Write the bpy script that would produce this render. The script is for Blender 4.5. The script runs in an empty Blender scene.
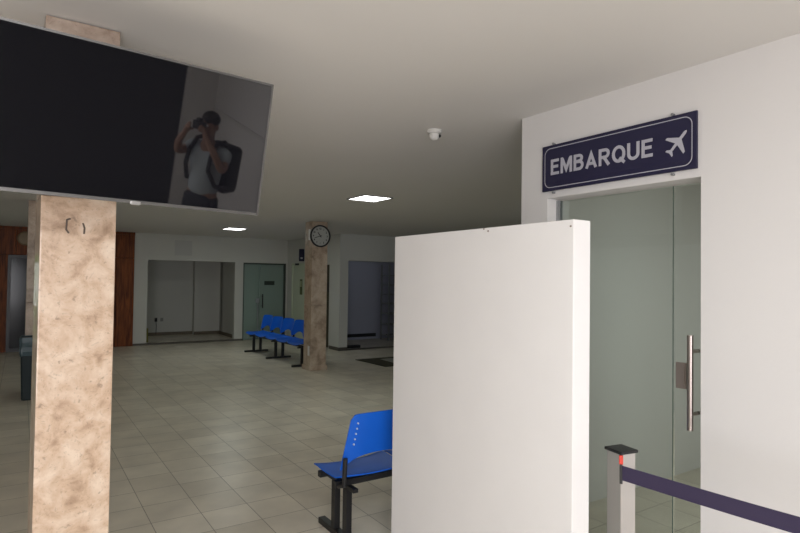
import bpy, bmesh, math, random
from mathutils import Vector, Matrix, Euler
random.seed(4)
S = bpy.context.scene
COL = S.collection
PI = math.pi

# ------------------------------------------------------------------ camera
YAW, PITCH, ROLL, FPX, EYE = 0.586199, 0.0220931, 0.0129422, 570.717, 1.70
fwd = Vector((math.sin(YAW)*math.cos(PITCH), math.cos(YAW)*math.cos(PITCH), math.sin(PITCH)))
rgt = Vector((math.cos(YAW), -math.sin(YAW), 0))
upv = rgt.cross(fwd)
r2 = rgt*math.cos(ROLL) + upv*math.sin(ROLL)
u2 = -rgt*math.sin(ROLL) + upv*math.cos(ROLL)
cam_d = bpy.data.cameras.new('camera'); cam = bpy.data.objects.new('camera', cam_d); COL.objects.link(cam)
M = Matrix((r2, u2, -fwd)).transposed().to_4x4(); M.translation = (0, 0, EYE)
cam.matrix_world = M
cam_d.sensor_width = 36; cam_d.sensor_fit = 'HORIZONTAL'; cam_d.lens = FPX/800*36; cam_d.clip_start = 0.02
S.camera = cam

# ------------------------------------------------------------------ world, light, exposure
W = bpy.data.worlds.new('sky'); S.world = W; W.use_nodes = True
bg = W.node_tree.nodes['Background']; bg.inputs[0].default_value = (0.72, 0.86, 1.0, 1); bg.inputs[1].default_value = 1.6
S.view_settings.view_transform = 'Standard'; S.view_settings.look = 'None'
S.view_settings.gamma = 1; S.view_settings.use_curve_mapping = False
S.view_settings.exposure = 0.0

def area(name, loc, direction, sx, sy, power, color):
    d = bpy.data.lights.new(name, 'AREA'); d.shape = 'RECTANGLE'; d.size = sx; d.size_y = sy
    d.energy = power; d.color = color
    o = bpy.data.objects.new(name, d); COL.objects.link(o); o.location = loc
    o.rotation_euler = Vector(direction).to_track_quat('-Z', 'Y').to_euler()
    return o
# ceiling luminaires of the near zone (behind the photographer) and daylight from the entrance behind
area('near_lamp_light', (0.30, 0.0, 2.72), (0, 0, -1), 0.5, 0.5, 25, (1.0, 0.965, 0.975))
area('entrance_daylight', (-1.45, -2.9, 1.2), (0.35, 1, 0.10), 3.0, 2.1, 155, (1.0, 0.955, 0.975))
area('boarding_room_fill', (4.4, 0.6, 2.72), (0, 0, -1), 0.6, 0.6, 26, (1.0, 1.0, 0.98))  # added unseen fill that brightens the room behind the boarding glass
area('side_room_fill', (7.6, 12.9, 2.72), (0, 0, -1), 0.6, 0.6, 1.0, (0.85, 0.92, 1.0))  # added unseen fill to lift the dark room in the wide opening
area('far_hall_area_light', (2.0, 9.0, 2.70), (0, 0, -1), 2.4, 6.0, 9, (0.90, 1.0, 0.90))  # broad area light under the ceiling, no fixture modelled

# ------------------------------------------------------------------ materials
MATS = {}
def mat(name, col, rough=0.6, metal=0.0, bump=0.0, bscale=40, vary=0.0, vscale=4, coat=0, spec=0.5, emit=0):
    if name in MATS: return MATS[name]
    m = bpy.data.materials.new(name); m.use_nodes = True; nt = m.node_tree; N = nt.nodes; L = nt.links
    b = N['Principled BSDF']
    b.inputs['Base Color'].default_value = (*col, 1); b.inputs['Roughness'].default_value = rough
    b.inputs['Metallic'].default_value = metal; b.inputs['Coat Weight'].default_value = coat
    b.inputs['Coat Roughness'].default_value = 0.05
    b.inputs['Specular IOR Level'].default_value = spec
    if emit:
        b.inputs['Emission Color'].default_value = (*col, 1); b.inputs['Emission Strength'].default_value = emit
    tc = N.new('ShaderNodeTexCoord')
    nz = N.new('ShaderNodeTexNoise'); nz.inputs['Scale'].default_value = vscale; nz.inputs['Detail'].default_value = 5
    L.new(tc.outputs['Object'], nz.inputs['Vector'])
    mx = N.new('ShaderNodeMix'); mx.data_type = 'RGBA'
    v = max(vary, 0.03)
    mx.inputs['A'].default_value = (*[c*(1-v) for c in col], 1); mx.inputs['B'].default_value = (*[min(1, c*(1+v)) for c in col], 1)
    L.new(nz.outputs['Fac'], mx.inputs['Factor']); L.new(mx.outputs['Result'], b.inputs['Base Color'])
    if bump:
        n2 = N.new('ShaderNodeTexNoise'); n2.inputs['Scale'].default_value = bscale; L.new(tc.outputs['Object'], n2.inputs['Vector'])
        bp = N.new('ShaderNodeBump'); bp.inputs['Strength'].default_value = bump; bp.inputs['Distance'].default_value = 0.01
        L.new(n2.outputs['Fac'], bp.inputs['Height']); L.new(bp.outputs['Normal'], b.inputs['Normal'])
    MATS[name] = m
    return m

def tile_mat():
    m = bpy.data.materials.new('floor_tiles'); m.use_nodes = True; nt = m.node_tree; N = nt.nodes; L = nt.links
    b = N['Principled BSDF']
    g = N.new('ShaderNodeNewGeometry')
    mp = N.new('ShaderNodeMapping'); mp.inputs['Location'].default_value = (-0.116+0.3345*60, -0.219+0.3345*60, 0)
    L.new(g.outputs['Position'], mp.inputs['Vector'])
    br = N.new('ShaderNodeTexBrick'); br.offset = 0; br.squash = 1
    br.inputs['Scale'].default_value = 1; br.inputs['Brick Width'].default_value = 0.3345; br.inputs['Row Height'].default_value = 0.3345
    br.inputs['Mortar Size'].default_value = 0.003; br.inputs['Mortar Smooth'].default_value = 0.3
    br.inputs['Color1'].default_value = (0.68, 0.615, 0.505, 1); br.inputs['Color2'].default_value = (0.78, 0.715, 0.60, 1)
    br.inputs['Mortar'].default_value = (0.30, 0.26, 0.20, 1); br.inputs['Bias'].default_value = 0
    L.new(mp.outputs[0], br.inputs['Vector'])
    nz = N.new('ShaderNodeTexNoise'); nz.inputs['Scale'].default_value = 3; nz.inputs['Detail'].default_value = 8
    L.new(g.outputs['Position'], nz.inputs['Vector'])
    rp = N.new('ShaderNodeMapRange'); rp.inputs['From Min'].default_value = 0.3; rp.inputs['From Max'].default_value = 0.7
    rp.inputs['To Min'].default_value = 0.86; rp.inputs['To Max'].default_value = 1.08
    L.new(nz.outputs['Fac'], rp.inputs['Value'])
    mx = N.new('ShaderNodeVectorMath'); mx.operation = 'SCALE'
    L.new(br.outputs['Color'], mx.inputs[0]); L.new(rp.outputs[0], mx.inputs['Scale']); L.new(mx.outputs[0], b.inputs['Base Color'])
    b.inputs['Roughness'].default_value = 0.32
    bp = N.new('ShaderNodeBump'); bp.inputs['Strength'].default_value = 0.4; bp.inputs['Distance'].default_value = 0.002; bp.invert = True
    L.new(br.outputs['Fac'], bp.inputs['Height']); L.new(bp.outputs[0], b.inputs['Normal'])
    return m

def stone_mat(name, c1, c2, c3, rough=0.35, scale=5, seed=0.0):
    m = bpy.data.materials.new(name); m.use_nodes = True; nt = m.node_tree; N = nt.nodes; L = nt.links
    b = N['Principled BSDF']
    g = N.new('ShaderNodeNewGeometry')
    mp = N.new('ShaderNodeMapping'); mp.inputs['Location'].default_value = (seed, seed*1.7, 0); mp.inputs['Scale'].default_value = (1, 1, 1.0)
    L.new(g.outputs['Position'], mp.inputs['Vector'])
    a = N.new('ShaderNodeTexNoise'); a.inputs['Scale'].default_value = scale; a.inputs['Detail'].default_value = 9; a.inputs['Roughness'].default_value = 0.62; a.inputs['Distortion'].default_value = 0.35
    L.new(mp.outputs[0], a.inputs['Vector'])
    cr = N.new('ShaderNodeValToRGB'); e = cr.color_ramp.elements
    b.inputs['Coat Weight'].default_value = 0.5; b.inputs['Coat Roughness'].default_value = 0.04
    e[0].position = 0.30; e[0].color = (*c1, 1); e[1].position = 0.66; e[1].color = (*c3, 1)
    k = e.new(0.46); k.color = (*c2, 1)
    L.new(a.outputs['Fac'], cr.inputs[0])
    vo = N.new('ShaderNodeTexVoronoi'); vo.inputs['Scale'].default_value = scale*6; vo.feature = 'F1'
    wn = N.new('ShaderNodeTexNoise'); wn.inputs['Scale'].default_value = 9
    L.new(mp.outputs[0], wn.inputs['Vector'])
    ad = N.new('ShaderNodeVectorMath'); ad.operation = 'MULTIPLY_ADD'; ad.inputs[1].default_value = (0.2, 0.2, 0.2)
    L.new(wn.outputs['Color'], ad.inputs[0]); L.new(mp.outputs[0], ad.inputs[2]); L.new(ad.outputs[0], vo.inputs['Vector'])
    r2_ = N.new('ShaderNodeMapRange'); r2_.inputs['From Min'].default_value = 0.03; r2_.inputs['From Max'].default_value = 0.32
    r2_.inputs['To Min'].default_value = 0.78; r2_.inputs['To Max'].default_value = 1.02
    L.new(vo.outputs['Distance'], r2_.inputs['Value'])
    mx = N.new('ShaderNodeVectorMath'); mx.operation = 'SCALE'
    L.new(cr.outputs[0], mx.inputs[0]); L.new(r2_.outputs[0], mx.inputs['Scale'])
    pn = N.new('ShaderNodeTexNoise'); pn.inputs['Scale'].default_value = 38; pn.inputs['Detail'].default_value = 2
    L.new(mp.outputs[0], pn.inputs['Vector'])
    pr = N.new('ShaderNodeMapRange'); pr.inputs['From Min'].default_value = 0.25; pr.inputs['From Max'].default_value = 0.33; pr.inputs['To Min'].default_value = 0.68; pr.inputs['To Max'].default_value = 1
    L.new(pn.outputs['Fac'], pr.inputs['Value'])
    m2 = N.new('ShaderNodeVectorMath'); m2.operation = 'SCALE'
    L.new(mx.outputs[0], m2.inputs[0]); L.new(pr.outputs[0], m2.inputs['Scale']); L.new(m2.outputs[0], b.inputs['Base Color'])
    b.inputs['Roughness'].default_value = rough
    return m

def wood_mat():
    m = bpy.data.materials.new('varnished_wood'); m.use_nodes = True; nt = m.node_tree; N = nt.nodes; L = nt.links
    b = N['Principled BSDF']; g = N.new('ShaderNodeNewGeometry')
    mp = N.new('ShaderNodeMapping'); mp.inputs['Scale'].default_value = (9, 9, 0.9); L.new(g.outputs['Position'], mp.inputs['Vector'])
    a = N.new('ShaderNodeTexNoise'); a.inputs['Scale'].default_value = 2.0; a.inputs['Detail'].default_value = 8; a.inputs['Distortion'].default_value = 1.2
    L.new(mp.outputs[0], a.inputs['Vector'])
    cr = N.new('ShaderNodeValToRGB'); e = cr.color_ramp.elements
    e[0].position = 0.3; e[0].color = (0.085, 0.022, 0.008, 1); e[1].position = 0.7; e[1].color = (0.30, 0.085, 0.022, 1)
    L.new(a.outputs['Fac'], cr.inputs[0]); L.new(cr.outputs[0], b.inputs['Base Color']); b.inputs['Roughness'].default_value = 0.5
    b.inputs['Specular IOR Level'].default_value = 0.25
    return m

def glass_mat(name, tint, fac0=0.06, extra=0.0, scol=(1, 1, 1), milk=0.0):
    m = bpy.data.materials.new(name); m.use_nodes = True; nt = m.node_tree; N = nt.nodes; L = nt.links
    for n in list(N): N.remove(n)
    out = N.new('ShaderNodeOutputMaterial'); t = N.new('ShaderNodeBsdfTransparent'); t.inputs[0].default_value = (*tint, 1)
    gl = N.new('ShaderNodeBsdfGlossy'); gl.inputs['Roughness'].default_value = 0.01; gl.inputs['Color'].default_value = (*scol, 1)
    fr = N.new('ShaderNodeFresnel'); fr.inputs['IOR'].default_value = 1.45
    mx = N.new('ShaderNodeMixShader'); L.new(fr.outputs[0], mx.inputs[0])
    base = t.outputs[0]
    if milk:
        df = N.new('ShaderNodeBsdfDiffuse'); df.inputs[0].default_value = (0.62, 0.75, 0.70, 1)
        m2 = N.new('ShaderNodeMixShader'); m2.inputs[0].default_value = milk
        L.new(t.outputs[0], m2.inputs[1]); L.new(df.outputs[0], m2.inputs[2]); base = m2.outputs[0]
    L.new(base, mx.inputs[1]); L.new(gl.outputs[0], mx.inputs[2]); L.new(mx.outputs[0], out.inputs[0])
    return m

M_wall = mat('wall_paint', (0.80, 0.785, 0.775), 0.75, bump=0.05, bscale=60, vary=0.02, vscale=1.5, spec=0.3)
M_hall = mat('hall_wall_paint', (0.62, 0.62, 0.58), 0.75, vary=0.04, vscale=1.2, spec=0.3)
M_part = mat('partition_paint', (0.86, 0.85, 0.845), 0.6, bump=0.04, bscale=70, vary=0.015, spec=0.35)
M_ceil = mat('ceiling_paint', (0.79, 0.775, 0.755), 0.85, vary=0.03, vscale=0.8, spec=0.2)
M_green = mat('pale_green_paint', (0.60, 0.66, 0.52), 0.6)
M_blue_wall = mat('bluish_wall_paint', (0.42, 0.43, 0.52), 0.8)
M_tile = tile_mat()
M_stoneA = stone_mat('travertine_front', (0.36, 0.235, 0.15), (0.57, 0.41, 0.29), (0.72, 0.58, 0.455), 0.35, 11, 2.2)
M_stoneShade = stone_mat('shaded_travertine', (0.24, 0.17, 0.125), (0.42, 0.32, 0.25), (0.58, 0.48, 0.40), 0.4, 9, 5.1)  # darker pinkish tone paints the television's shadow into the stone
M_stoneB = stone_mat('travertine_hall', (0.22, 0.155, 0.105), (0.44, 0.33, 0.24), (0.58, 0.47, 0.36), 0.35, 5, 7.7)
M_wood = wood_mat()
M_black = mat('black_powder_coat', (0.012, 0.012, 0.013), 0.45)
M_blackpl = mat('black_plastic', (0.015, 0.015, 0.017), 0.35)
M_base = mat('dark_baseboard', (0.10, 0.09, 0.075), 0.5)
M_bluepl = mat('blue_plastic', (0.002, 0.115, 0.64), 0.5, vary=0.03, spec=0.35)
M_steel = mat('brushed_steel', (0.50, 0.44, 0.41), 0.28, metal=1.0)
M_alu = mat('aluminium', (0.70, 0.68, 0.66), 0.38, metal=0.85)
M_red = mat('red_plastic', (0.65, 0.05, 0.03), 0.4)
M_tape = mat('purple_webbing', (0.032, 0.023, 0.062), 0.75, bump=0.2, bscale=400)
M_sign = mat('navy_sign', (0.018, 0.017, 0.055), 0.45)
M_letter = mat('sign_lettering', (0.50, 0.50, 0.56), 0.5)
M_white = mat('white_plastic', (0.72, 0.71, 0.68), 0.4)
M_tvframe = mat('tv_bezel', (0.15, 0.148, 0.145), 0.35, metal=0.6)
M_lamp = mat('lamp_diffuser', (1.0, 1.0, 0.97), 0.5, emit=6.0)
M_glass = glass_mat('clear_green_glass', (0.87, 0.92, 0.895))
M_glassdoor = glass_mat('frosted_green_glass', (0.66, 0.80, 0.74), milk=0.35)
M_edge = mat('green_glass_edge', (0.09, 0.13, 0.11), 0.2)
M_darkglass = mat('dark_glass', (0.03, 0.03, 0.032), 0.12, spec=0.2)
M_screen = mat('tv_screen', (0.006, 0.006, 0.008), 0.025, spec=1.0)
M_bin = mat('teal_dark_plastic', (0.008, 0.020, 0.025), 0.6)
M_bag = mat('bin_liner_plastic', (0.07, 0.11, 0.13), 0.25)
M_leaf = mat('leaf_green', (0.16, 0.42, 0.05), 0.6, vary=0.3)
M_grey = mat('grey_metal', (0.30, 0.31, 0.32), 0.4, metal=0.3)
M_mat = mat('doormat_dark', (0.05, 0.045, 0.025), 0.95)
M_matl = mat('doormat_light', (0.34, 0.33, 0.29), 0.9)

# ------------------------------------------------------------------ mesh helpers
def BM(): return bmesh.new()
def bx(bm, x0, x1, y0, y1, z0, z1, bevel=0, mtx=None, seg=2):
    r = bmesh.ops.create_cube(bm, size=1)
    vs = r['verts']
    for v in vs:
        v.co = Vector((x0+(v.co.x+.5)*(x1-x0), y0+(v.co.y+.5)*(y1-y0), z0+(v.co.z+.5)*(z1-z0)))
    if bevel:
        es = list({e for v in vs for e in v.link_edges})
        rb = bmesh.ops.bevel(bm, geom=es, offset=bevel, segments=seg, affect='EDGES', profile=0.6)
        vs = list({v for f in rb['faces'] for v in f.verts} | {v for v in vs if v.is_valid})
    if mtx is not None:
        for v in vs: v.co = mtx @ v.co
    return vs
def cyl(bm, p0, p1, r, r1=None, n=16):
    p0, p1 = Vector(p0), Vector(p1); d = p1-p0
    q = d.to_track_quat('Z', 'Y').to_matrix().to_4x4(); q.translation = (p0+p1)/2
    bmesh.ops.create_cone(bm, cap_ends=True, segments=n, radius1=r, radius2=r if r1 is None else r1, depth=d.length, matrix=q)
def prism(bm, pts, z0, z1):
    a = [bm.verts.new((p[0], p[1], z0)) for p in pts]; b = [bm.verts.new((p[0], p[1], z1)) for p in pts]
    bm.faces.new(a[::-1]); bm.faces.new(b); n = len(pts)
    for i in range(n): bm.faces.new((a[i], a[(i+1) % n], b[(i+1) % n], b[i]))
def lathe(bm, prof, n=32, mtx=Matrix()):
    rings = []
    for (r, z) in prof:
        rings.append([bm.verts.new(mtx @ Vector((max(r, 1e-4)*math.cos(2*PI*i/n), max(r, 1e-4)*math.sin(2*PI*i/n), z))) for i in range(n)])
    for a, b in zip(rings, rings[1:]):
        for i in range(n): bm.faces.new((a[i], a[(i+1) % n], b[(i+1) % n], b[i]))
    bm.faces.new(rings[0][::-1]); bm.faces.new(rings[-1])
def tube(bm, pts, r, n=8):
    for a, b in zip(pts, pts[1:]): cyl(bm, a, b, r, n=n)
    for p in pts[1:-1]: bmesh.ops.create_icosphere(bm, subdivisions=1, radius=r, matrix=Matrix.Translation(p))
def obj(name, bm, m, parent=None, smooth=False, sharp=None):
    bmesh.ops.recalc_face_normals(bm, faces=bm.faces)
    me = bpy.data.meshes.new(name); bm.to_mesh(me); bm.free()
    if smooth:
        for p in me.polygons: p.use_smooth = True
        if sharp: me.set_sharp_from_angle(angle=math.radians(sharp))
    me.materials.append(m)
    o = bpy.data.objects.new(name, me); COL.objects.link(o)
    if parent: o.parent = parent
    return o
def tag(o, label, cat, group=None, kind=None):
    o['label'] = label; o['category'] = cat
    if group: o['group'] = group
    if kind: o['kind'] = kind
    return o
def thing(name, label, cat, loc=(0, 0, 0), rotz=0, group=None):
    o = bpy.data.objects.new(name, None); COL.objects.link(o); o.location = loc; o.rotation_euler = (0, 0, rotz)
    o.empty_display_size = 0.1
    return tag(o, label, cat, group)
def struct(name, bm, m, parent=None, label=None):
    o = obj(name, bm, m, parent)
    if not parent:
        o['kind'] = 'structure'; o['category'] = name.split('_')[0]
        o['label'] = label or name
    return o
def dup_tree(src, parent=None):
    c = src.copy(); COL.objects.link(c)
    if parent: c.parent = parent
    for ch in list(src.children): dup_tree(ch, c)
    return c

CZ = 2.75
WX_ = 2.689
# ------------------------------------------------------------------ room shell
b = BM(); bx(b, -6, 9.6, -3.1, 18.2, -0.1, 0); struct('floor', b, M_tile, label='beige square ceramic floor tiles with dark grout')
b = BM(); bx(b, -6.1, 9.7, -3.2, 18.3, CZ, CZ+0.15); struct('ceiling', b, M_ceil, label='flat plain off-white ceiling over the whole hall')
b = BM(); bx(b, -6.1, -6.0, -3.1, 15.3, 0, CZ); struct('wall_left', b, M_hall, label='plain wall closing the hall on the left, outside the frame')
# wall behind the photographer: solid, with an opening for the entrance on the right
b = BM(); bx(b, -6.0, -3.0, -3.1, -3.0, 0, CZ); bx(b, -3.0, 0.12, -3.1, -3.0, 2.4, CZ); bx(b, 0.12, 0.30, -3.1, -3.0, 0, CZ)
bx(b, 0.30, 2.28, -3.1, -3.0, 2.45, CZ); bx(b, 2.28, 2.9, -3.1, -3.0, 0, CZ)
struct('wall_front', b, M_wall, label='white wall behind the photographer, seen only mirrored in the screen')
b = BM(); bx(b, 0.30, 2.28, -3.09, -3.03, 0, 2.45); struct('door_1', b, mat('dark_shutter', (0.035, 0.037, 0.042), 0.5), label='dark closed shutter behind the photographer')
b = BM(); bx(b, WX_-.02, WX_, -2.99, 1.0, 1.52, 1.56); struct('trim_1', b, M_white, label='thin pale rail along the white wall, mirrored in the screen')
b = BM(); bx(b, -12, 8, -14, -3.11, -.12, -.04); struct('ground_front', b, mat('paving_front', (.5, .48, .45), .8), label='pale paving outside the entrance behind the photographer')

# right wall with the embarque opening (front face X=2.69)
WX = 2.69
b = BM()
bx(b, WX, WX+.2, -3.0, 1.467, 0, CZ)
bx(b, WX, WX+.2, 1.467, 2.42, 2.208, CZ)
prism(b, [(WX, 2.42), (WX+.2, 2.42), (3.0, 2.87), (6.4, 2.87), (6.4, 3.02), (3.12, 3.02), (WX, 2.638)][::-1], 0, CZ)
struct('wall_right', b, M_wall, label='white wall on the right with the boarding doorway opening')
b = BM(); bx(b, 6.4, 6.5, -3.0, 3.02, 0, CZ); bx(b, WX+.2, 6.4, -3.1, -3.0, 0, CZ); struct('wall_inner', b, M_wall, label='white wall inside the boarding room')
b = BM(); bx(b, 9.5, 9.6, -3.1, 18.2, 0, CZ); struct('wall_far_right', b, M_hall, label='wall closing the far right of the hall')

# back wall (Y=15.1) with niche, glass door
YB = 15.12
b = BM()
bx(b, 2.29, 2.60, YB, YB+.15, 0, CZ); bx(b, 2.60, 4.76, YB, YB+.15, 2.095, CZ); bx(b, 4.76, 4.985, YB, YB+.15, 0, CZ)
bx(b, 4.985, 6.20, YB, YB+.15, 2.09, CZ); bx(b, 6.20, 6.40, YB, YB+.15, 0, CZ)
bx(b, -6, -2.3, YB, YB+.15, 0, CZ); bx(b, -2.3, -.5, YB, YB+.15, 2.2, CZ); bx(b, -2.3, -.5, YB, YB+.15, 0, .1); bx(b, -.5, 2.29, YB+.101, YB+.15, 0, CZ)
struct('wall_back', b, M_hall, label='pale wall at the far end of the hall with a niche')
# niche interior
b = BM()
bx(b, 2.45, 2.60, YB+.15, 17.5, 0, CZ); bx(b, 2.45, 5.1, 17.45, 17.6, 0, CZ); bx(b, 4.98, 5.1, YB+.15, 17.6, 0, CZ); bx(b, 4.25, 4.98, 17.25, 17.45, 0, CZ)
struct('wall_niche', b, M_hall, label='grey inner walls of the recessed room at the back')
b = BM(); bx(b, 2.6, 4.98, 17.42, 17.449, 0, .09); bx(b, 4.25, 4.98, 17.22, 17.249, 0, .09); bx(b, 4.95, 4.979, YB+.15, 17.2, 0, .09)
struct('baseboard_niche', b, mat('tan_base', (0.16, 0.13, 0.09), .5), label='tan baseboard inside the recessed room')
b = BM(); bx(b, 2.29, 4.985, YB-.012, YB-.001, 0, .05); struct('baseboard_back', b, M_base, label='dark strip along the foot of the back wall')
# room behind glass door
b = BM(); bx(b, 4.98, 6.3, 17.0, 17.1, 0, CZ); bx(b, 6.30, 6.4, YB+.15, 17.1, 0, CZ)
struct('wall_behind_door', b, mat('grey_green', (0.5, .56, .52), .8), label='wall behind the glass door at the back')

# side wall X=6.24 and projecting front Y=11.95
SX, FY = 6.24, 11.94
b = BM()
bx(b, SX, SX+.14, FY, 12.45, 0, CZ); bx(b, SX, SX+.14, 12.45, 13.35, 2.1, CZ); bx(b, SX, SX+.14, 13.35, 13.9, 0, CZ)
bx(b, SX, SX+.14, 13.9, 14.78, 2.09, CZ); bx(b, SX, SX+.14, 14.78, YB, 0, CZ)
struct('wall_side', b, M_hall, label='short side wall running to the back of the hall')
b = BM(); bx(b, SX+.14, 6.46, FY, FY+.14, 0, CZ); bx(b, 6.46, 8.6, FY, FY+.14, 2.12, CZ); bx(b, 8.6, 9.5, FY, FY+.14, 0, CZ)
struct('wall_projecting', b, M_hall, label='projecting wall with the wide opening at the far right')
b = BM(); bx(b, SX-.012, SX-.001, FY-.012, 12.45, 0, .08); bx(b, SX-.012, 6.46, FY-.013, FY-.001, 0, .08); bx(b, SX-.012, SX-.001, 13.35, 13.9, 0, .08)
struct('baseboard_side', b, M_base, label='dark baseboard around the projecting wall')
b = BM(); bx(b, 6.46, 8.6, FY+.005, FY+.10, 0.0, .025); struct('trim_2', b, M_base, label='dark sill across the wide opening')
b = BM(); bx(b, SX+.14, 9.5, 13.95, 14.05, 0, CZ); struct('wall_bluish', b, M_blue_wall, label='bluish grey wall seen through the wide opening')
b = BM(); bx(b, SX+.14, 8.45, 13.92, 13.949, 0.07, .16); struct('baseboard_bluish', b, M_blackpl, label='black skirting on the bluish grey wall')

# wooden panelling on the back wall with glazed door
def board(bm, x0, x1, z0, z1):
    n = max(1, round((x1-x0)/0.42)); w = (x1-x0)/n
    for i in range(n): bx(bm, x0+i*w+.003, x0+(i+1)*w-.003, YB-.05, YB+.1, z0, z1, .004, seg=1)
t = thing('wood_panelling', 'reddish brown varnished wood panelling on the back wall beside the stone column', 'wall panelling', (0, 0, 0))
b = BM(); board(b, -.5, -.22, 0.0, 2.12); board(b, .72, 2.29, 0, 2.12); board(b, -.5, 2.29, 2.125, 2.68); obj('panel', b, M_wood, t)
b = BM(); bx(b, -.5, 2.29, YB-.055, YB+.1, 2.682, CZ-.002); obj('top_rail', b, M_wood, t)
t = thing('door_2', 'dark framed glazed door set in the wood panelling', 'door', (0.25, YB, 0)); t['kind'] = 'structure'
b = BM()
for s in (-1, 1): bx(b, s*.46-.03, s*.46+.03, -.06, .06, 0, 2.12)
bx(b, -.43, .43, -.06, .06, 2.06, 2.12); bx(b, -.43, .43, -.06, .06, 0.0, .08); obj('door_frame', b, M_blackpl, t)
b = BM(); bx(b, -.43, .43, -.015, .015, .08, 2.06); obj('pane', b, M_darkglass, t)
b = BM(); cyl(b, (.36, -.06, .9), (.36, -.06, 1.3), .014); cyl(b, (.36, -.06, .95), (.36, -.01, .95), .01); cyl(b, (.36, -.06, 1.25), (.36, -.01, 1.25), .01); obj('door_handle', b, M_steel, t)

# window far left, with greenery outside
t = thing('window_1', 'tall glazed window at the back left looking on greenery', 'window', (-1.4, YB, 0)); t['kind'] = 'structure'
b = BM()
for x in (-.88, -.0, .88): bx(b, x-.03, x+.03, 0.02, .10, .1, 2.2)
for z in (.13, .62, 2.17): bx(b, -.88, .88, 0.02, .10, z-.03, z+.03)
obj('window_frame', b, M_grey, t)
b = BM(); bx(b, -.88, .88, .05, .06, .1, 2.2); obj('pane', b, M_glass, t)
b = BM(); bx(b, -8, 2.4, YB+.2, 26, -.16, -.1); struct('ground_outside', b, mat('paving', (.5, .5, .5), .8), label='pale paving outside the back window')
b = BM()
for i in range(1500):
    c = Vector((random.uniform(-6, 1.5), 18.6+random.random()*.9, random.uniform(-.1, 2.6)))
    q = Euler((random.uniform(0, 6), random.uniform(0, 6), random.uniform(0, 6))).to_matrix()
    vs = [b.verts.new(c + q @ Vector(p)) for p in ((-.12, 0, 0), (0, -.06, .01), (.12, 0, 0), (0, .06, .01))]
    b.faces.new(vs)
bx(b, -6, 1.5, 18.9, 19.3, -.1, 2.3)
tag(obj('hedge', b, M_leaf), 'green leafy hedge outside the back left window', 'hedge')

# ------------------------------------------------------------------ columns
def column(name, label, x0, x1, y0, y1, m, slabs, rot=0, plinth=True):
    cx, cy = x0, y0
    t = thing(name, label, 'column', (x0, y0, 0), rot); t['kind'] = 'structure'
    w, d = x1-x0, y1-y0
    z = 0
    for k, (zt, mm) in enumerate(slabs):
        b = BM(); bx(b, 0, w, 0, d, z+.0015, zt-.0015, .005, seg=2); obj('stone_slab', b, mm, t); z = zt
    if plinth:
        b = BM(); bx(b, -.02, w+.02, -.02, d+.02, 0, .09, .006); obj('plinth', b, M_stoneB, t)
    return t
c1 = column('column', 'large beige travertine clad column in the foreground carrying the screen', 0.060, .334, 2.69, 3.04,
            M_stoneA, [(2.02, M_stoneA), (2.065, M_stoneShade), (CZ-.002, M_stoneShade)], rot=0.028, plinth=False)  # upper slabs carry the television's shadow in their colour
b = BM()
for pts in ([(.105, 1.93), (.092, 1.925), (.09, 1.885), (.10, 1.87)], [(.150, 1.915), (.156, 1.895), (.155, 1.87)]):
    tube(b, [(p[0], .0, p[1]) for p in pts], .0035, 6)
obj('chip', b, mat('dark_chip', (.13, .10, .08), .9), c1)
c2 = column('column', 'beige travertine column by the blue waiting bench with a clock on it', 4.449, 4.764, 9.63, 9.94, M_stoneB, [(1.2, M_stoneB), (CZ-.002, M_stoneB)])
c3 = column('column', 'greyish stone column partly hidden behind the large foreground column', .069, .38, 9.6, 9.92, M_stoneB, [(1.3, M_stoneB), (CZ-.002, M_stoneB)])

# ------------------------------------------------------------------ partition
t = thing('partition', 'tall freestanding white partition panel in front of the boarding doorway', 'partition', (1.84, 1.52, 0))
b = BM(); bx(b, .004, .108, 0, 1.315, 0, 1.95, .004); obj('panel', b, M_part, t)
b = BM()
for (y, z) in ((.50, 1.933), (.012, 1.922), (.53, 1.945)): bmesh.ops.create_icosphere(b, subdivisions=2, radius=.004, matrix=Matrix.Translation((0, y, z)))
obj('screw_hole', b, mat('hole', (.25, .2, .17), .9), t)

# ------------------------------------------------------------------ boarding doorway glass
t = thing('door_3', 'clear green tinted glass boarding door with steel bar handles', 'door', (WX+.09, 0, 0)); t['kind'] = 'structure'
b = BM(); bx(b, 0, .01, 1.664, 2.395, .012, 2.195); obj('fixed_pane', b, M_glass, t)
b = BM(); bx(b, 0, .01, 1.475, 1.656, .012, 2.195); obj('door_pane', b, M_glass, t)
b = BM(); bx(b, .001, .009, 1.657, 1.6625, .012, 2.195); obj('glass_edge', b, M_edge, t)
b = BM(); bx(b, -.01, .02, 2.395, 2.42, 0, 2.2); obj('side_channel', b, M_grey, t)
for s, y in ((-1, 1.535), (1, 1.535)):
    b = BM(); x = .005+s*.065
    cyl(b, (x, y, .985), (x, y, 1.445), .0145, n=20)
    hd = obj('door_handle', b, M_steel, t)
    for z in (1.06, 1.365):
        b = BM(); cyl(b, (.005+s*.006, y, z), (x-s*.011, y, z), .009); obj('standoff', b, M_steel, hd)
b = BM(); bx(b, -.012, -.001, 1.585, 1.638, 1.17, 1.30, .002); bx(b, -.018, -.012, 1.59, 1.60, 1.19, 1.28, .002); obj('lock_plate', b, mat('lock_steel', (.42, .36, .33), .35, metal=.8), t)

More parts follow.
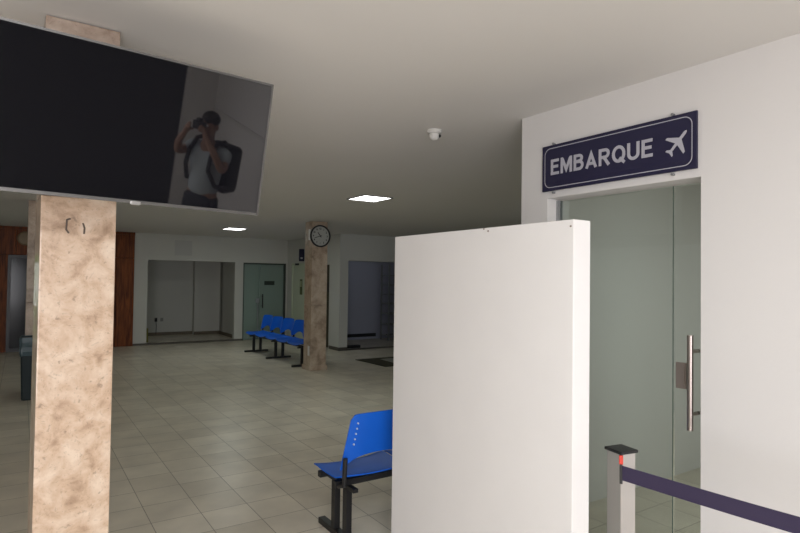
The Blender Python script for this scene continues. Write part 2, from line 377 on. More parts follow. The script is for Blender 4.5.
# ------------------------------------------------------------------ embarque sign
def text_mesh(body, size, bold=0.0, extr=0.001):
    cu = bpy.data.curves.new('t', 'FONT'); cu.body = body; cu.size = size; cu.offset = bold; cu.extrude = extr
    cu.align_x = 'CENTER'; cu.align_y = 'CENTER'
    o = bpy.data.objects.new('t', cu); COL.objects.link(o)
    dg = bpy.context.evaluated_depsgraph_get(); dg.update()
    me = bpy.data.meshes.new_from_object(o.evaluated_get(dg)); bpy.data.objects.remove(o); bpy.data.curves.remove(cu)
    return me
def text_obj(name, body, size, mtx, m, parent, bold=0.0, fit=None):
    me = text_mesh(body, size, bold)
    xs = [v.co.x for v in me.vertices]; ys = [v.co.y for v in me.vertices]
    cx, cy = (min(xs)+max(xs))/2, (min(ys)+max(ys))/2; w, h = max(xs)-min(xs), max(ys)-min(ys)
    sx, sy = (fit[0]/w, fit[1]/h) if fit else (1, 1)
    for v in me.vertices: v.co = mtx @ Vector(((v.co.x-cx)*sx, (v.co.y-cy)*sy, v.co.z))
    me.materials.clear(); me.materials.append(m); me.name = name
    o = bpy.data.objects.new(name, me); COL.objects.link(o); o.parent = parent
    return o
t = thing('embarque_sign', 'navy blue hanging sign reading EMBARQUE with an aeroplane above the doorway', 'sign', (WX-.012, 1.962, 2.387))
# local: u along -Y (reading direction), v up
SM = Matrix(((0, 0, -1), (-1, 0, 0), (0, 1, 0))).to_4x4()      # (u,v,w) -> (x=-w, y=-u, z=v)
SW, SH = .968, .278
def uv_box(bm, u0, u1, v0, v1, w0, w1, bev=0): bx(bm, u0, u1, v0, v1, w0, w1, bev, SM)
b = BM(); uv_box(b, -SW/2, SW/2, -SH/2, SH/2, -.006, .006, .001); obj('sign_board', b, M_sign, t)
# rounded outline
b = BM()
def rrect(w, h, r, n=6):
    pts = []
    for cx, cy, a0 in ((w/2-r, h/2-r, 0), (-w/2+r, h/2-r, 90), (-w/2+r, -h/2+r, 180), (w/2-r, -h/2+r, 270)):
        for i in range(n+1):
            a = math.radians(a0+90*i/n); pts.append((cx+r*math.cos(a), cy+r*math.sin(a)))
    return pts
po, pi_ = rrect(.928, .242, .042), rrect(.919, .233, .038)
vo = [b.verts.new(SM @ Vector((p[0], p[1], .0075))) for p in po]; vi = [b.verts.new(SM @ Vector((p[0], p[1], .0075))) for p in pi_]
for i in range(len(po)): j = (i+1) % len(po); b.faces.new((vo[i], vo[j], vi[j], vi[i]))
obj('outline', b, M_letter, t)
# bold sans letters built from strokes on a 0..1 high grid
def stroke(bm, pts, w, m, lay=0):
    z1 = .0012+.00035*lay
    P = [Vector((p[0], p[1], 0)) for p in pts]; n = len(P); Lf = []; Rt = []
    for i in range(n):
        d0 = (P[i]-P[i-1]).normalized() if i else (P[1]-P[0]).normalized()
        d1 = (P[i+1]-P[i]).normalized() if i < n-1 else d0
        t_ = (d0+d1).normalized(); nn = Vector((-t_.y, t_.x, 0)); k = w/2/max(.35, nn.dot(Vector((-d0.y, d0.x, 0))))
        Lf.append(P[i]+nn*k); Rt.append(P[i]-nn*k)
    for i in range(n-1):
        a = [bm.verts.new(m @ Vector((q.x, q.y, z))) for z in (0, z1+.00002*i) for q in (Lf[i], Rt[i], Rt[i+1], Lf[i+1])]
        for f in ((0, 1, 2, 3), (4, 5, 6, 7), (0, 1, 5, 4), (1, 2, 6, 5), (2, 3, 7, 6), (3, 0, 4, 7)): bm.faces.new([a[k] for k in f])
def arc(cx, cy, rx, ry, a0, a1, n=10): return [(cx+rx*math.cos(math.radians(a0+(a1-a0)*i/n)), cy+ry*math.sin(math.radians(a0+(a1-a0)*i/n))) for i in range(n+1)]
h_ = .09
GL = {
 'E': (.64, [[(h_, 0), (h_, 1)], [(0, 1-h_), (.62, 1-h_)], [(0, .53), (.57, .53)], [(0, h_), (.64, h_)]]),
 'M': (.86, [[(h_, 0), (h_, 1)], [(.77, 0), (.77, 1)], [(.13, .92), (.43, .22), (.73, .92)]]),
 'B': (.72, [[(h_, 0), (h_, 1)], [(0, 1-h_), (.38, 1-h_)]+arc(.38, .74, .20, .17, 90, -90)[1:]+[(0, .55)], [(0, .55), (.40, .53)]+arc(.40, .31, .23, .22, 90, -90)[1:]+[(0, h_)]]),
 'A': (.80, [[(.08, 0), (.40, .84), (.72, 0)], [(.20, .27), (.60, .27)]]),
 'R': (.76, [[(h_, 0), (h_, 1)], [(0, 1-h_), (.42, 1-h_)]+arc(.42, .70, .21, .21, 90, -90)[1:]+[(0, .48)], [(.36, .46), (.67, 0)]]),
 'Q': (.82, [arc(.41, .5, .33, .41, 0, 360, 24), [(.46, .27), (.78, -.02)]]),
 'U': (.74, [[(h_, 1), (h_, .38)]+arc(.37, .37, .28, .28, 180, 360, 12)[1:]+[(.65, 1)]]),
}
LH, gap = .094, .12
tot = sum(GL[c][0] for c in 'EMBARQUE')+gap*7; u0 = -.415; sx = .672/tot
lett = bpy.data.objects.new('lettering', None); COL.objects.link(lett); lett.parent = t
u = u0
for c in 'EMBARQUE':
    b = BM(); wgl, sts = GL[c]
    m_ = SM @ Matrix.Translation((u, -.044, .0062)) @ Matrix.Diagonal((sx, LH, 1, 1))
    for k, st in enumerate(sts): stroke(b, st, .18, m_, k)
    obj('letter', b, M_letter, lett); u += (wgl+gap)*sx
lett['label'] = 'pale grey letters spelling EMBARQUE'
# aeroplane, nose pointing up right
half = [(0, .12), (.008, .112), (.012, .098), (.012, .045), (.10, -.012), (.10, -.032), (.012, -.008), (.010, -.068), (.036, -.090), (.036, -.104), (0, -.094)]
b = BM()
PM = SM @ Matrix.Translation((.385, -.002, .0062)) @ Matrix.Rotation(math.radians(-42), 4, 'Z') @ Matrix.Scale(.62, 4)
for sgn in (1, -1):
    for quad in ((0, 1, 2, 3, 'a', 'c'), (3, 4, 5, 6, 'a'), ('c', 'a', 6, 7), ('c', 7, 10), (7, 8, 9, 10)):
        pp_ = [((0, .045) if k == 'c' else (.0, -.008) if k == 'a' else half[k]) for k in quad]
        if quad == (0, 1, 2, 3, 'a', 'c'): pp_ = [half[0], half[1], half[2], half[3], (0, .045)]
        elif quad == (3, 4, 5, 6, 'a'): pp_ = [(0, .045), half[3], half[4], half[5], half[6], (0, -.008)]
        elif quad == ('c', 'a', 6, 7): pp_ = [(0, -.008), half[6], half[7], (0, -.068)]
        elif quad == ('c', 7, 10): pp_ = [(0, -.068), half[7], half[8], half[9], half[10]]
        else: continue
        lo = [b.verts.new(PM @ Vector((sgn*x, y, 0))) for x, y in pp_]; hi = [b.verts.new(PM @ Vector((sgn*x, y, .002))) for x, y in pp_]
        b.faces.new(lo); b.faces.new(hi); n = len(lo)
        for i in range(n): j = (i+1) % n; b.faces.new((lo[i], lo[j], hi[j], hi[i]))
obj('aeroplane_icon', b, M_letter, t)
for u in (-.40, .36):
    for v in (-SH/2-.012, SH/2+.008):
        b = BM()
        cyl(b, SM @ Vector((u, v, -.010)), SM @ Vector((u, v, .008)), .007, n=10)
        uv_box(b, u-.0035, u+.0035, min(v, 0.97*v), max(v, .97*v), .004, .007)
        obj('screw', b, M_grey, t)

# ------------------------------------------------------------------ television
al = Vector((.998, .0603, -.0165)).normalized(); up2 = Vector((.0292, -.2171, .9757)).normalized()
nrm = up2.cross(al).normalized(); nrm = nrm if nrm.y > 0 else -nrm; up2 = al.cross(-nrm) if al.cross(-nrm).z > 0 else nrm.cross(al)
TR, BR = Vector((.865, 2.280, 2.5075)), Vector((.849, 2.400, 1.968))
TH, TW = (TR-BR).length, .985
ctr = (TR+BR)/2 - al*(TW/2)
TM = Matrix((-al, -nrm, al.cross(nrm))).transposed().to_4x4()          # local x along screen, y towards viewer, z up
TM.translation = ctr
t = tag(bpy.data.objects.new('television', None), 'large black flat television tilted on the foreground column', 'television'); COL.objects.link(t)
t.matrix_world = TM
b = BM(); bx(b, -TW/2, TW/2, -.03, -.001, -TH/2, TH/2, .004); bx(b, -TW*.32, TW*.32, -.06, -.028, -TH*.38, TH*.30, .012); obj('housing', b, M_blackpl, t)
b = BM(); bx(b, -TW/2+.008, TW/2-.008, -.002, .0005, -TH/2+.012, TH/2-.008); obj('screen', b, M_screen, t)
b = BM()
e = .001
bx(b, -TW/2, TW/2, -.008, .003, TH/2-.007, TH/2+e); bx(b, -TW/2, TW/2, -.008, .003, -TH/2-e, -TH/2+.011)
bx(b, -TW/2-e, -TW/2+.007, -.008, .003, -TH/2, TH/2); bx(b, TW/2-.007, TW/2+e, -.008, .003, -TH/2, TH/2)
obj('bezel', b, M_tvframe, t)
b = BM(); bx(b, -.018, .018, .003, .006, -TH/2-.006, -TH/2+.008, .002)
lg = obj('logo_badge', b, mat('badge', (.5, .5, .5), .3, metal=.8), t)
# wall bracket
b = BM(); bx(b, -.14, .14, -.075, -.058, -.14, .12, .003); obj('mount_plate', b, M_black, t)
tmi = TM.inverted()
b = BM(); pa = Vector((0.02, -.075, 0)); pb = tmi @ Vector((.20, 2.686, 2.30)); pb2 = tmi @ Vector((.20, 2.66, 2.30))
cyl(b, pa, pb, .02); obj('bracket_arm', b, M_black, t)

# ------------------------------------------------------------------ ceiling lights and dome camera
def ceiling_light(x0, x1, y0, y1, label):
    t = thing('ceiling_light', label, 'ceiling light', ((x0+x1)/2, (y0+y1)/2, CZ), 0, 'square ceiling panels'); w, d = (x1-x0)/2, (y1-y0)/2
    b = BM(); f = .02
    bx(b, -w-f, w+f, -d-f, -d, -.012, 0); bx(b, -w-f, w+f, d, d+f, -.012, 0); bx(b, -w-f, -w, -d, d, -.012, 0); bx(b, w, w+f, -d, d, -.012, 0); obj('frame', b, M_grey, t)
    b = BM(); bx(b, -w, w, -d, d, -.010, -.002); obj('diffuser', b, M_lamp, t)
    d_ = bpy.data.lights.new('lamp_light', 'AREA'); d_.shape = 'RECTANGLE'; d_.size = 2*w; d_.size_y = 2*d; d_.energy = 10; d_.color = (.9, 1, .92)
    o = bpy.data.objects.new('lamp_light', d_); COL.objects.link(o); o.parent = t; o.location = (0, 0, -.015)
    return t
ceiling_light(3.565, 3.955, 6.18, 6.61, 'lit square ceiling panel nearest to the dome camera')
ceiling_light(3.66, 4.04, 12.1, 12.55, 'smaller looking lit square ceiling panel far back by the clock column')
ceiling_light(.05, .55, -.25, .25, 'lit square ceiling panel above and behind the photographer')
t = thing('dome_camera', 'small white dome security camera on the ceiling', 'camera', (2.40, 3.20, CZ))
b = BM(); lathe(b, [(.052, 0), (.052, -.016), (.045, -.024)]); obj('base', b, M_white, t, True, 40)
b = BM(); lathe(b, [(.036, -.022), (.038, -.035), (.036, -.050), (.028, -.064), (.014, -.072), (.003, -.074)]); obj('housing', b, M_white, t, True)
b = BM(); bmesh.ops.create_uvsphere(b, u_segments=12, v_segments=8, radius=.012, matrix=Matrix.Translation((.024, -.028, -.042))); obj('lens', b, M_blackpl, t, True)

# ------------------------------------------------------------------ clock
t = thing('wall_clock', 'round black rimmed clock high on the beige column', 'clock', (4.605, 9.628, 2.478))
KM = Matrix(((1, 0, 0), (0, 0, -1), (0, 1, 0))).to_4x4()     # (u,v,w)->(x=u,y=-w,z=v)
b = BM(); lathe(b, [(.205, 0), (.208, .02), (.20, .036), (.182, .036), (.178, .02), (.178, 0)], 48, KM); obj('rim', b, M_blackpl, t, True, 35)
b = BM(); lathe(b, [(.179, .001), (.179, .012)], 48, KM); obj('face', b, mat('clock_face', (.46, .47, .45), .5), t)
for hr in range(1, 13):
    a = math.radians(90-30*hr)
    text_obj('numeral', str(hr), .045, KM @ Matrix.Translation((.138*math.cos(a), .138*math.sin(a), .014)), M_blackpl, t, bold=.0015)
def hand(ang, L, w):
    b = BM(); m = KM @ Matrix.Rotation(-math.radians(ang), 4, 'Z')
    bx(b, -w/2, w/2, -.03, L, .016, .019, mtx=m); return b
obj('hour_hand', hand(322, .085, .014), M_blackpl, t); obj('minute_hand', hand(252, .125, .010), M_blackpl, t)
b = BM(); cyl(b, KM @ Vector((0, 0, .014)), KM @ Vector((0, 0, .022)), .012); obj('hub', b, M_blackpl, t)

# ------------------------------------------------------------------ benches
def grid_shell(f, nu, nv, th):
    bm = BM(); V = [[bm.verts.new(f(i/nu, j/nv)) for j in range(nv+1)] for i in range(nu+1)]
    for i in range(nu):
        for j in range(nv): bm.faces.new((V[i][j], V[i+1][j], V[i+1][j+1], V[i][j+1]))
    bmesh.ops.recalc_face_normals(bm, faces=bm.faces)
    bmesh.ops.solidify(bm, geom=bm.faces[:], thickness=th)
    return bm
SWD, SWB = .54, .50
TAPER, ARCH, TOPZ = .15, 1.2, .862
def seat_f(u, v):
    # v 0 rear .. 1 front
    x = (u-.5)*SWD*(1 - .10*max(0, (abs(v-.5)-.38)/.12)**2)
    y = -.20 + v*.42
    z = .443 + .022*(2*u-1)**2*(.6+.4*v) - .012*math.sin(PI*v) - .030*max(0, (v-.8)/.2)**2 + .018*max(0, (.15-v)/.15)
    return Vector((x, y, z))
def back_f(u, v):
    s = 2*u-1
    zb = .52 + .075*math.sqrt(max(0, 1-(s*ARCH)**2)) if abs(s) < .83 else .52 - .03*(abs(s)-.83)/.17
    zt = TOPZ - .012*s*s - .035*max(0, (abs(s)-.86)/.14)**2
    z = zb + (zt-zb)*v
    w = SWB*(1.0 - TAPER*v)
    x = s*w/2
    y = -.195 - .075*(z-.47)/.37 + .045*s*s
    return Vector((x, y, z))
def bench(n, frames, length, name, label):
    t = thing(name, label, 'bench')
    pit = length/n
    global SWB, TAPER, ARCH, TOPZ
    SWB, TAPER, ARCH, TOPZ = (.50, .15, 1.2, .862) if n < 5 else (.565, .03, 1.55, .835)
    for y in (-.10, .12):
        b = BM(); bx(b, .02, length-.02, y-.02, y+.02, .375, .415, .003); obj('beam', b, M_black, t)
    for fx in frames:
        b = BM(); bx(b, fx-.025, fx+.025, -.27, .28, 0.0, .04, .004); lf = obj('foot', b, M_black, t)
        for y in (-.09, .07):
            b = BM(); bx(b, fx-.02, fx+.02, y-.027, y+.027, .041, .349, .003); obj('leg', b, M_black, t)
        b = BM(); bx(b, fx-.018, fx+.018, -.20, .17, .35, .374, .002); obj('cross_bracket', b, M_black, t)
    for i in range(n):
        cx = pit*(i+.5)
        bs = grid_shell(seat_f, 14, 12, .008); bmesh.ops.translate(bs, verts=bs.verts, vec=(cx, 0, 0)); obj('seat', bs, M_bluepl, t, True, 50)
        bb = grid_shell(back_f, 20, 10, .008); bmesh.ops.translate(bb, verts=bb.verts, vec=(cx, 0, 0)); br_ = obj('backrest', bb, M_bluepl, t, True, 50)
        for s in (-1, 1):
            if n < 5:
                for k in range(5):
                    u = .5+s*.39; p = back_f(u, .38+.11*k); b = BM()
                    bx(b, cx+p.x-.0035, cx+p.x+.0035, p.y-.0115, p.y+.004, p.z-.007, p.z+.003, .001, seg=1)
                    obj('rivet', b, mat('pale_rivet', (.55, .65, .8), .4), br_)
            x = cx+s*(SWB/2-.012)
            b = BM(); tube(b, [(x, -.12, .385), (x, -.192, .41), (x, -.203, .58)], .015, 10)
            obj('back_support', b, M_black, t)
    return t
nb = bench(3, (.122, 1.56), 1.68, 'waiting_bench', 'blue plastic waiting bench half hidden behind the white partition')
nb.location = (1.665, 3.36, 0); nb.rotation_euler = (0, 0, math.radians(0))
fb = bench(5, (.16, 1.44, 2.70), 2.86, 'waiting_bench', 'row of blue plastic seats on black legs beside the clock column')
fb.location = (4.61, 10.03, 0); fb.rotation_euler = (0, 0, math.radians(91.5))

# ------------------------------------------------------------------ barrier posts and tape
def barrier_post(x, y, label):
    t = thing('barrier_post', label, 'barrier post', (x, y, 0), math.radians(-9.8), 'belt barrier posts')
    b = BM(); lathe(b, [(.17, 0), (.17, .008), (.15, .018), (.05, .024)], 40); obj('base', b, M_alu, t, True, 40)
    w = .040
    b = BM(); bx(b, -w, w, -w, w, .02, .985, .004); obj('post', b, M_alu, t)
    b = BM(); bx(b, -.048, .048, -.048, .048, .986, .999, .004); obj('cap', b, M_blackpl, t)
    K = Matrix.Translation((-w, -w, 0)) @ Matrix.Rotation(math.radians(-45), 4, 'Z')
    b = BM(); bx(b, -.008, .008, -.006, .006, .948, .984, .002, K); obj('release_button', b, M_red, t)
    b = BM(); bx(b, -.006, .006, -.007, .007, .868, .946, .002, K); obj('tape_slot', b, M_blackpl, t)
    return t
PX_, PY_ = 2.130, 1.500
barrier_post(PX_, PY_, 'square aluminium barrier post with black cap in the boarding doorway')
barrier_post(2.34, -.20, 'aluminium barrier post outside the frame at the other end of the tape')
b = BM()
P0 = Vector((2.076, 1.455, 0)); P1 = Vector((2.335, -.135, 0)); nseg = 24; V = []
for i in range(nseg+1):
    p = P0.lerp(P1, i/nseg); sag = -.02*math.sin(PI*i/nseg)
    V.append([b.verts.new((p.x, p.y, z+sag)) for z in (.886, .946)])
for i in range(nseg): b.faces.new((V[i][0], V[i+1][0], V[i+1][1], V[i][1]))
bmesh.ops.recalc_face_normals(b, faces=b.faces); bmesh.ops.solidify(b, geom=b.faces[:], thickness=.0015)
tag(obj('barrier_tape', b, M_tape), 'dark purple barrier tape stretched from the aluminium post', 'barrier tape')

# ------------------------------------------------------------------ bin
t = thing('trash_bin', 'dark teal plastic bin with a clear liner by the hidden stone column', 'bin', (.165, 9.33, 0))
def rr_ring(bm, w, d, z, r=.03, n=4):
    return [bm.verts.new((p[0], p[1], z)) for p in rrect(w, d, r, n)]
def loft(bm, secs):
    R = [rr_ring(bm, w, d, z) for (w, d, z) in secs]
    for a, c in zip(R, R[1:]):
        for i in range(len(a)): j = (i+1) % len(a); bm.faces.new((a[i], a[j], c[j], c[i]))
    bm.faces.new(R[0][::-1]); bm.faces.new(R[-1])
b = BM(); loft(b, [(.24, .24, 0), (.25, .25, .02), (.30, .30, .84), (.27, .27, .84), (.25, .25, .6)]); obj('body', b, M_bin, t)
b = BM(); loft(b, [(.305, .305, .60), (.315, .315, .66), (.308, .308, .72), (.32, .32, .78), (.314, .314, .85), (.28, .28, .852), (.27, .27, .80)])
for v in b.verts: v.co += Vector((random.uniform(-.007, .007), random.uniform(-.007, .007), random.uniform(-.012, .012) if v.co.z < .7 else 0))
obj('liner', b, M_bag, t)

# ------------------------------------------------------------------ back glass door, doors on the side wall
t = thing('door_4', 'green glass double door with a dark handle at the back', 'door', (4.985, YB, 0)); t['kind'] = 'structure'
b = BM(); bx(b, 0, .03, .0, .1, 0, 2.09); bx(b, 1.155, 1.205, -.01, .1, 0, 2.09); bx(b, .03, 1.155, .0, .1, 2.05, 2.09); obj('door_frame', b, mat('dark_green_frame', (.05, .065, .055), .5), t)
b = BM(); bx(b, .03, .47, .04, .05, .01, 2.05); obj('fixed_pane', b, M_glassdoor, t)
b = BM(); bx(b, .478, 1.155, .03, .04, .01, 2.05); obj('door_pane', b, M_glassdoor, t)
b = BM(); cyl(b, (.54, -.03, .86), (.54, -.03, 1.24), .016); cyl(b, (.54, -.03, .92), (.54, .03, .92), .012); cyl(b, (.54, -.03, 1.18), (.54, .03, 1.18), .012); obj('door_handle', b, M_black, t)
b = BM(); bx(b, .60, .89, .018, .028, 1.49, 1.60); nl = obj('name_plate', b, mat('dark_plate', (.02, .03, .025), .5), t)
b = BM(); cyl(b, (.42, .02, .25), (.42, .02, 1.05), .012); bx(b, .36, .47, .01, .03, 1.0, 1.12, .01); obj('lock_rod', b, M_grey, t)

t = thing('door_5', 'pale green door in the side wall beside the glass door', 'door', (SX, 13.9, 0)); t['kind'] = 'structure'
b = BM(); bx(b, .02, .06, .04, .84, 0.005, 2.05); obj('door_leaf', b, M_green, t)
b = BM(); bx(b, -.01, .13, 0, .04, 0, 2.09); bx(b, -.01, .13, .84, .88, 0, 2.09); bx(b, -.01, .13, .04, .84, 2.05, 2.09); obj('door_frame', b, M_green, t)
b = BM(); bx(b, .012, .02, .22, .37, 1.25, 1.66); pp = obj('notice', b, mat('notice_olive', (.10, .13, .05), .6), t)
b = BM(); bx(b, .006, .012, .25, .34, 1.46, 1.62); obj('notice_picture', b, mat('notice_pale', (.45, .5, .3), .6), pp)
b = BM(); bx(b, -.03, -.005, .40, .62, 2.04, 2.09, .004); obj('door_closer', b, M_black, t)
t = thing('door_6', 'dark olive door in the side wall just behind the clock column', 'door', (SX, 12.45, 0)); t['kind'] = 'structure'
b = BM(); bx(b, .05, .09, .03, .87, 0.005, 2.03); obj('door_leaf', b, mat('dark_olive', (.06, .055, .035), .6), t)
b = BM(); bx(b, -.005, .13, 0, .03, 0, 2.1); bx(b, -.005, .13, .87, .9, 0, 2.1); bx(b, -.005, .13, .03, .87, 2.03, 2.1); obj('door_frame', b, M_hall, t)
b = BM(); bx(b, .02, .05, .10, .20, 1.36, 1.60, .004); obj('push_plate', b, M_black, t)

t = thing('flag_sign', 'small dark purple projecting sign above the pale green door', 'sign', (SX, 13.98, 2.30))
b = BM(); bx(b, -.15, -.002, -.008, .008, -.16, .16, .002); obj('sign_board', b, M_sign, t)
b = BM(); bx(b, -.11, -.05, -.0105, -.008, -.10, -.06); obj('pictogram', b, M_letter, t)
b = BM(); bx(b, -.05, -.002, -.06, .06, -.09, .09, .006)
o = obj('wall_box', b, M_black); o.location = (SX, 13.72, 1.86); tag(o, 'small black box on the wall left of the clock column', 'wall box')

# white plates stand in for reflected light specks on the clock column
b = BM(); bx(b, -.012, 0, .04, .10, -.09, .09, .003); o = obj('glint_plate_low', b, M_white); o.location = (4.449, 9.63, .36); tag(o, 'white plate standing in for a glint low on the side of the clock column', 'plate')
b = BM(); bx(b, -.03, 0, .05, .10, -.10, .10, .004); o = obj('glint_plate_high', b, M_white); o.location = (4.449, 9.63, 2.50); tag(o, 'small white plate standing in for a glint on the column side left of the clock', 'light fitting')
# round ornament on the wood panelling
b = BM(); lathe(b, [(.15, 0), (.155, .03), (.13, .06), (.05, .07)], 28, KM); o = obj('round_wall_lamp', b, mat('tan_ceramic', (.30, .22, .13), .5), None, True, 40)
o.location = (.07, YB-.055, 2.49); tag(o, 'round tan fitting high on the wood panelling above the glazed door', 'wall lamp')
# faded patch on wall where lettering was removed
b = BM(); bx(b, -.21, .21, -.003, 0, -.19, .19); o = obj('wall_patch', b, mat('patch_grey', (.54, .54, .52), .8)); o.location = (3.43, YB-.001, 2.42); tag(o, 'faint grey patch on the back wall above the recessed room', 'wall patch')
# socket, cord and yellow cloth in the niche
t = thing('power_socket', 'black plug in a socket low inside the recessed room', 'socket', (3.24, 17.45, .45))
b = BM(); bx(b, -.04, .04, -.012, 0, -.06, .06, .003); obj('plate', b, mat('socket_grey', (.3, .3, .28), .5), t)
b = BM(); bx(b, .12, .20, -.012, 0, -.05, .05, .003); obj('plate', b, mat('socket_grey', (.3, .3, .28), .5), t)
b = BM(); bx(b, -.03, .03, -.06, -.012, -.05, .05, .008); obj('plug', b, M_black, t)
b = BM(); tube(b, [(0, -.04, -.04), (.01, -.045, -.2), (0, -.05, -.42)], .008, 6); obj('cord', b, M_black, t)
b = BM(); bx(b, -.03, .03, -.03, .03, 0, .36, .015); o = obj('yellow_floor_sign', b, mat('dull_yellow', (.22, .21, .05), .6)); o.location = (2.72, 15.75, 0); tag(o, 'small yellow stand tucked at the left edge of the recessed room', 'floor sign')

# ------------------------------------------------------------------ metal rack and items in the wide opening
t = thing('metal_rack', 'tall grey metal rack with many shelves in the wide opening', 'rack', (8.48, 13.3, 0))
b = BM()
for x in (0, .85):
    for y in (0, .40):
        b = BM(); bx(b, x-.02, x+.02, y-.02, y+.02, 0, 2.1); obj('upright', b, M_grey, t)
for z in (.12, .42, .72, 1.0, 1.26, 1.52, 1.78):
    b = BM(); bx(b, -.02, .87, -.02, .42, z, z+.025); obj('shelf', b, M_grey, t)
b = BM(); bx(b, -.2, .25, -.06, .06, 0, .07, .01); o = obj('black_bag', b, M_black); o.location = (6.75, 12.3, 0); tag(o, 'flat black item on the floor at the left of the wide opening', 'bag')
# door mat
t = thing('doormat', 'dark bordered doormat with pale centre at the far right of the hall', 'doormat', (6.75, 10.1, 0))
b = BM(); prism(b, [(-.9, .35), (-.85, -.75), (.9, -.75), (.9, .35)], 0.001, .012); obj('border', b, M_mat, t)
b = BM(); prism(b, [(-.42, .15), (-.45, -.45), (.7, -.45), (.7, .15)], 0.012, .016); obj('centre', b, M_matl, t)

# ------------------------------------------------------------------ photographer (seen mirrored in the screen)
M_skin = mat('skin', (.33, .18, .12), .55); M_shirt = mat('grey_shirt', (.42, .47, .50), .85); M_trou = mat('dark_trousers', (.02, .022, .03), .85)
M_hair = mat('dark_hair', (.02, .014, .010), .7); M_pack = mat('black_backpack', (.012, .012, .014), .7); M_shoe = mat('dark_shoes', (.03, .025, .02), .6)
def skin_obj(name, verts, edges, m, parent, root=0, lv=1):
    me = bpy.data.meshes.new(name); me.from_pydata([v[0] for v in verts], edges, [])
    o = bpy.data.objects.new(name, me); COL.objects.link(o); o.parent = parent
    sk = o.modifiers.new('skin', 'SKIN'); sk.use_smooth_shade = True
    sv = me.skin_vertices[0].data if len(me.skin_vertices) else None
    if sv is None:
        bm = bmesh.new(); bm.from_mesh(me); bm.verts.layers.skin.verify(); bm.to_mesh(me); bm.free(); sv = me.skin_vertices[0].data
    for i, v in enumerate(verts):
        r = v[1]; sv[i].radius = r if isinstance(r, tuple) else (r, r); sv[i].use_root = (i == root)
    ss = o.modifiers.new('sub', 'SUBSURF'); ss.levels = lv; ss.render_levels = lv
    me.materials.append(m); return o
per = thing('person', 'person in grey shirt and dark trousers with backpack photographing, mirrored in the television', 'person', (1.90, -.98, 0), math.radians(56))
per.scale = (1.0, 1.0, 1.0)
V = []; E = []
def av(p, r, parent=None):
    V.append((p, r)); i = len(V)-1
    if parent is not None: E.append((parent, i))
    return i
pel = av((0, -.02, .96), (.15, .11)); ab = av((0, -.02, 1.10), (.14, .10), pel); ch = av((0, -.03, 1.28), (.16, .115), ab); uc = av((0, -.03, 1.42), (.13, .09), ch)
nk = av((0, -.005, 1.52), .055, uc); nk2 = av((0, .015, 1.58), .055, nk); hd = av((0, .03, 1.66), (.070, .085), nk2); hd2 = av((0, .03, 1.73), (.076, .092), hd); hd3 = av((0, .02, 1.79), (.052, .065), hd2)
for s in (-1, 1):
    hip = av((s*.10, -.02, .88), .088, pel); kn = av((s*.12, .0, .49), .058, hip); an = av((s*.13, -.02, .10), .038, kn); ft = av((s*.14, .10, .045), (.042, .03), an); toe = av((s*.145, .18, .035), (.036, .022), ft)
    sh = av((s*.185, -.03, 1.43), .062, uc); el = av((s*.275, .09, 1.36) if s < 0 else (s*.26, .08, 1.30), .043, sh)
    fa = av((s*.20, .19, 1.49), .036, el); wr = av((s*.125, .215, 1.60), .027, fa); pm = av((s*.095, .225, 1.655), (.034, .022), wr)
    for k, (dx, dy, dz, L) in enumerate(((0.0, .006, .055, .034), (.004, .012, .035, .038), (.004, .014, .014, .036), (.002, .012, -.006, .030))):
        a = av((s*(.082-dx), .225+dy, 1.662+dz*.7), .0105, pm); c = av((s*(.066-dx), .232+dy+L*.35, 1.664+dz*.75), .0095, a); av((s*(.046-dx), .232+dy+L*.2, 1.664+dz*.78), .0085, c)
    th = av((s*.082, .195, 1.640), .0115, pm); av((s*.055, .185, 1.645), .010, th)
body = skin_obj('body', V, E, M_skin, per, 0, 2)
b = BM(); bmesh.ops.create_uvsphere(b, u_segments=24, v_segments=16, radius=1, matrix=Matrix.Translation((0, .015, 1.755)) @ Matrix.Diagonal((.081, .100, .080, 1)))
obj('hair', b, M_hair, per, True)
b = BM()
bmesh.ops.create_cone(b, cap_ends=True, segments=8, radius1=.018, radius2=.006, depth=.05, matrix=Matrix.Translation((0, .128, 1.675)) @ Matrix.Rotation(.2, 4, 'X'))
obj('nose', b, M_skin, per, True)
for s in (-1, 1):
    b = BM(); bmesh.ops.create_icosphere(b, subdivisions=2, radius=1, matrix=Matrix.Translation((s*.083, .02, 1.69)) @ Matrix.Diagonal((.012, .02, .032, 1))); obj('ear', b, M_skin, per, True)
    b = BM(); bmesh.ops.create_icosphere(b, subdivisions=2, radius=.011, matrix=Matrix.Translation((s*.032, .110, 1.70))); obj('eye', b, M_white, per, True)
b = BM(); bx(b, -.025, .025, .108, .118, 1.625, 1.634, .003); obj('mouth', b, mat('lips', (.3, .1, .08), .5), per)
V = []; E = []
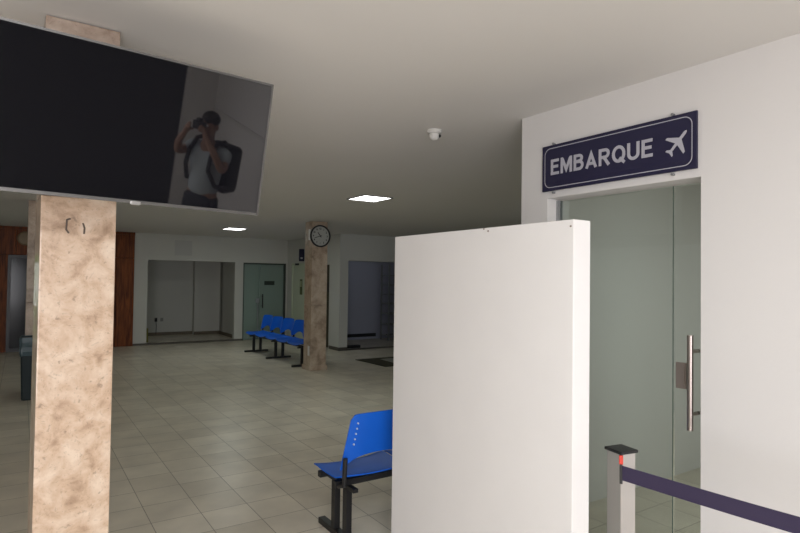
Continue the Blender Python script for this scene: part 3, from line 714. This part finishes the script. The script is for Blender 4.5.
p0 = av((0, -.02, .95), (.175, .13)); p1 = av((0, -.02, 1.10), (.165, .125), p0); p2 = av((0, -.03, 1.28), (.18, .135), p1); p3 = av((0, -.03, 1.42), (.15, .105), p2); av((0, -.02, 1.49), (.075, .07), p3)
for s in (-1, 1):
    a = av((s*.19, -.03, 1.435), .078, p3); av((s*.245 if s < 0 else .235, .035, 1.385 if s < 0 else 1.35), .064, a)
skin_obj('shirt', V, E, M_shirt, per, 0, 2)
V = []; E = []
p0 = av((0, -.02, .95), (.165, .125)); av((0, -.02, 1.07), (.168, .128), p0)
for s in (-1, 1):
    a = av((s*.10, -.02, .86), .105, p0); c = av((s*.12, .0, .49), .078, a); av((s*.13, -.02, .09), .062, c)
skin_obj('trousers', V, E, M_trou, per, 0, 1)
for s in (-1, 1):
    b = BM(); bx(b, s*.14-.05, s*.14+.05, -.08, .22, 0, .085, .03, seg=3); obj('shoe', b, M_shoe, per, True)
# backpack worn on the back
t = thing('backpack', 'black backpack worn on the back of the mirrored photographer', 'backpack', per.location, math.radians(56))
b = BM(); bx(b, -.17, .17, -.40, -.165, 1.0, 1.50, .07, seg=4); bx(b, -.13, .13, -.44, -.38, 1.03, 1.25, .03, seg=3); obj('pack_body', b, M_pack, t, True)
for s in (-1, 1):
    b = BM(); tube(b, [(s*.10, -.20, 1.47), (s*.115, -.10, 1.555), (s*.12, .02, 1.54), (s*.125, .11, 1.42), (s*.13, .13, 1.28), (s*.17, .03, 1.12), (s*.16, -.19, 1.08)], .022, 8); obj('strap', b, M_pack, t, True)
# hand held photo camera just behind the viewpoint
t = thing('photo_camera', 'black photo camera held up to the face of the mirrored photographer', 'camera', per.location, math.radians(56))
b = BM(); bx(b, -.065, .065, .165, .205, 1.655, 1.735, .008, seg=3); bx(b, -.028, .028, .16, .21, 1.73, 1.765, .008); obj('camera_body', b, M_blackpl, t, True)
b = BM(); cyl(b, (0, .20, 1.70), (0, .243, 1.70), .034, n=28); obj('camera_lens', b, M_blackpl, t, True, 40)
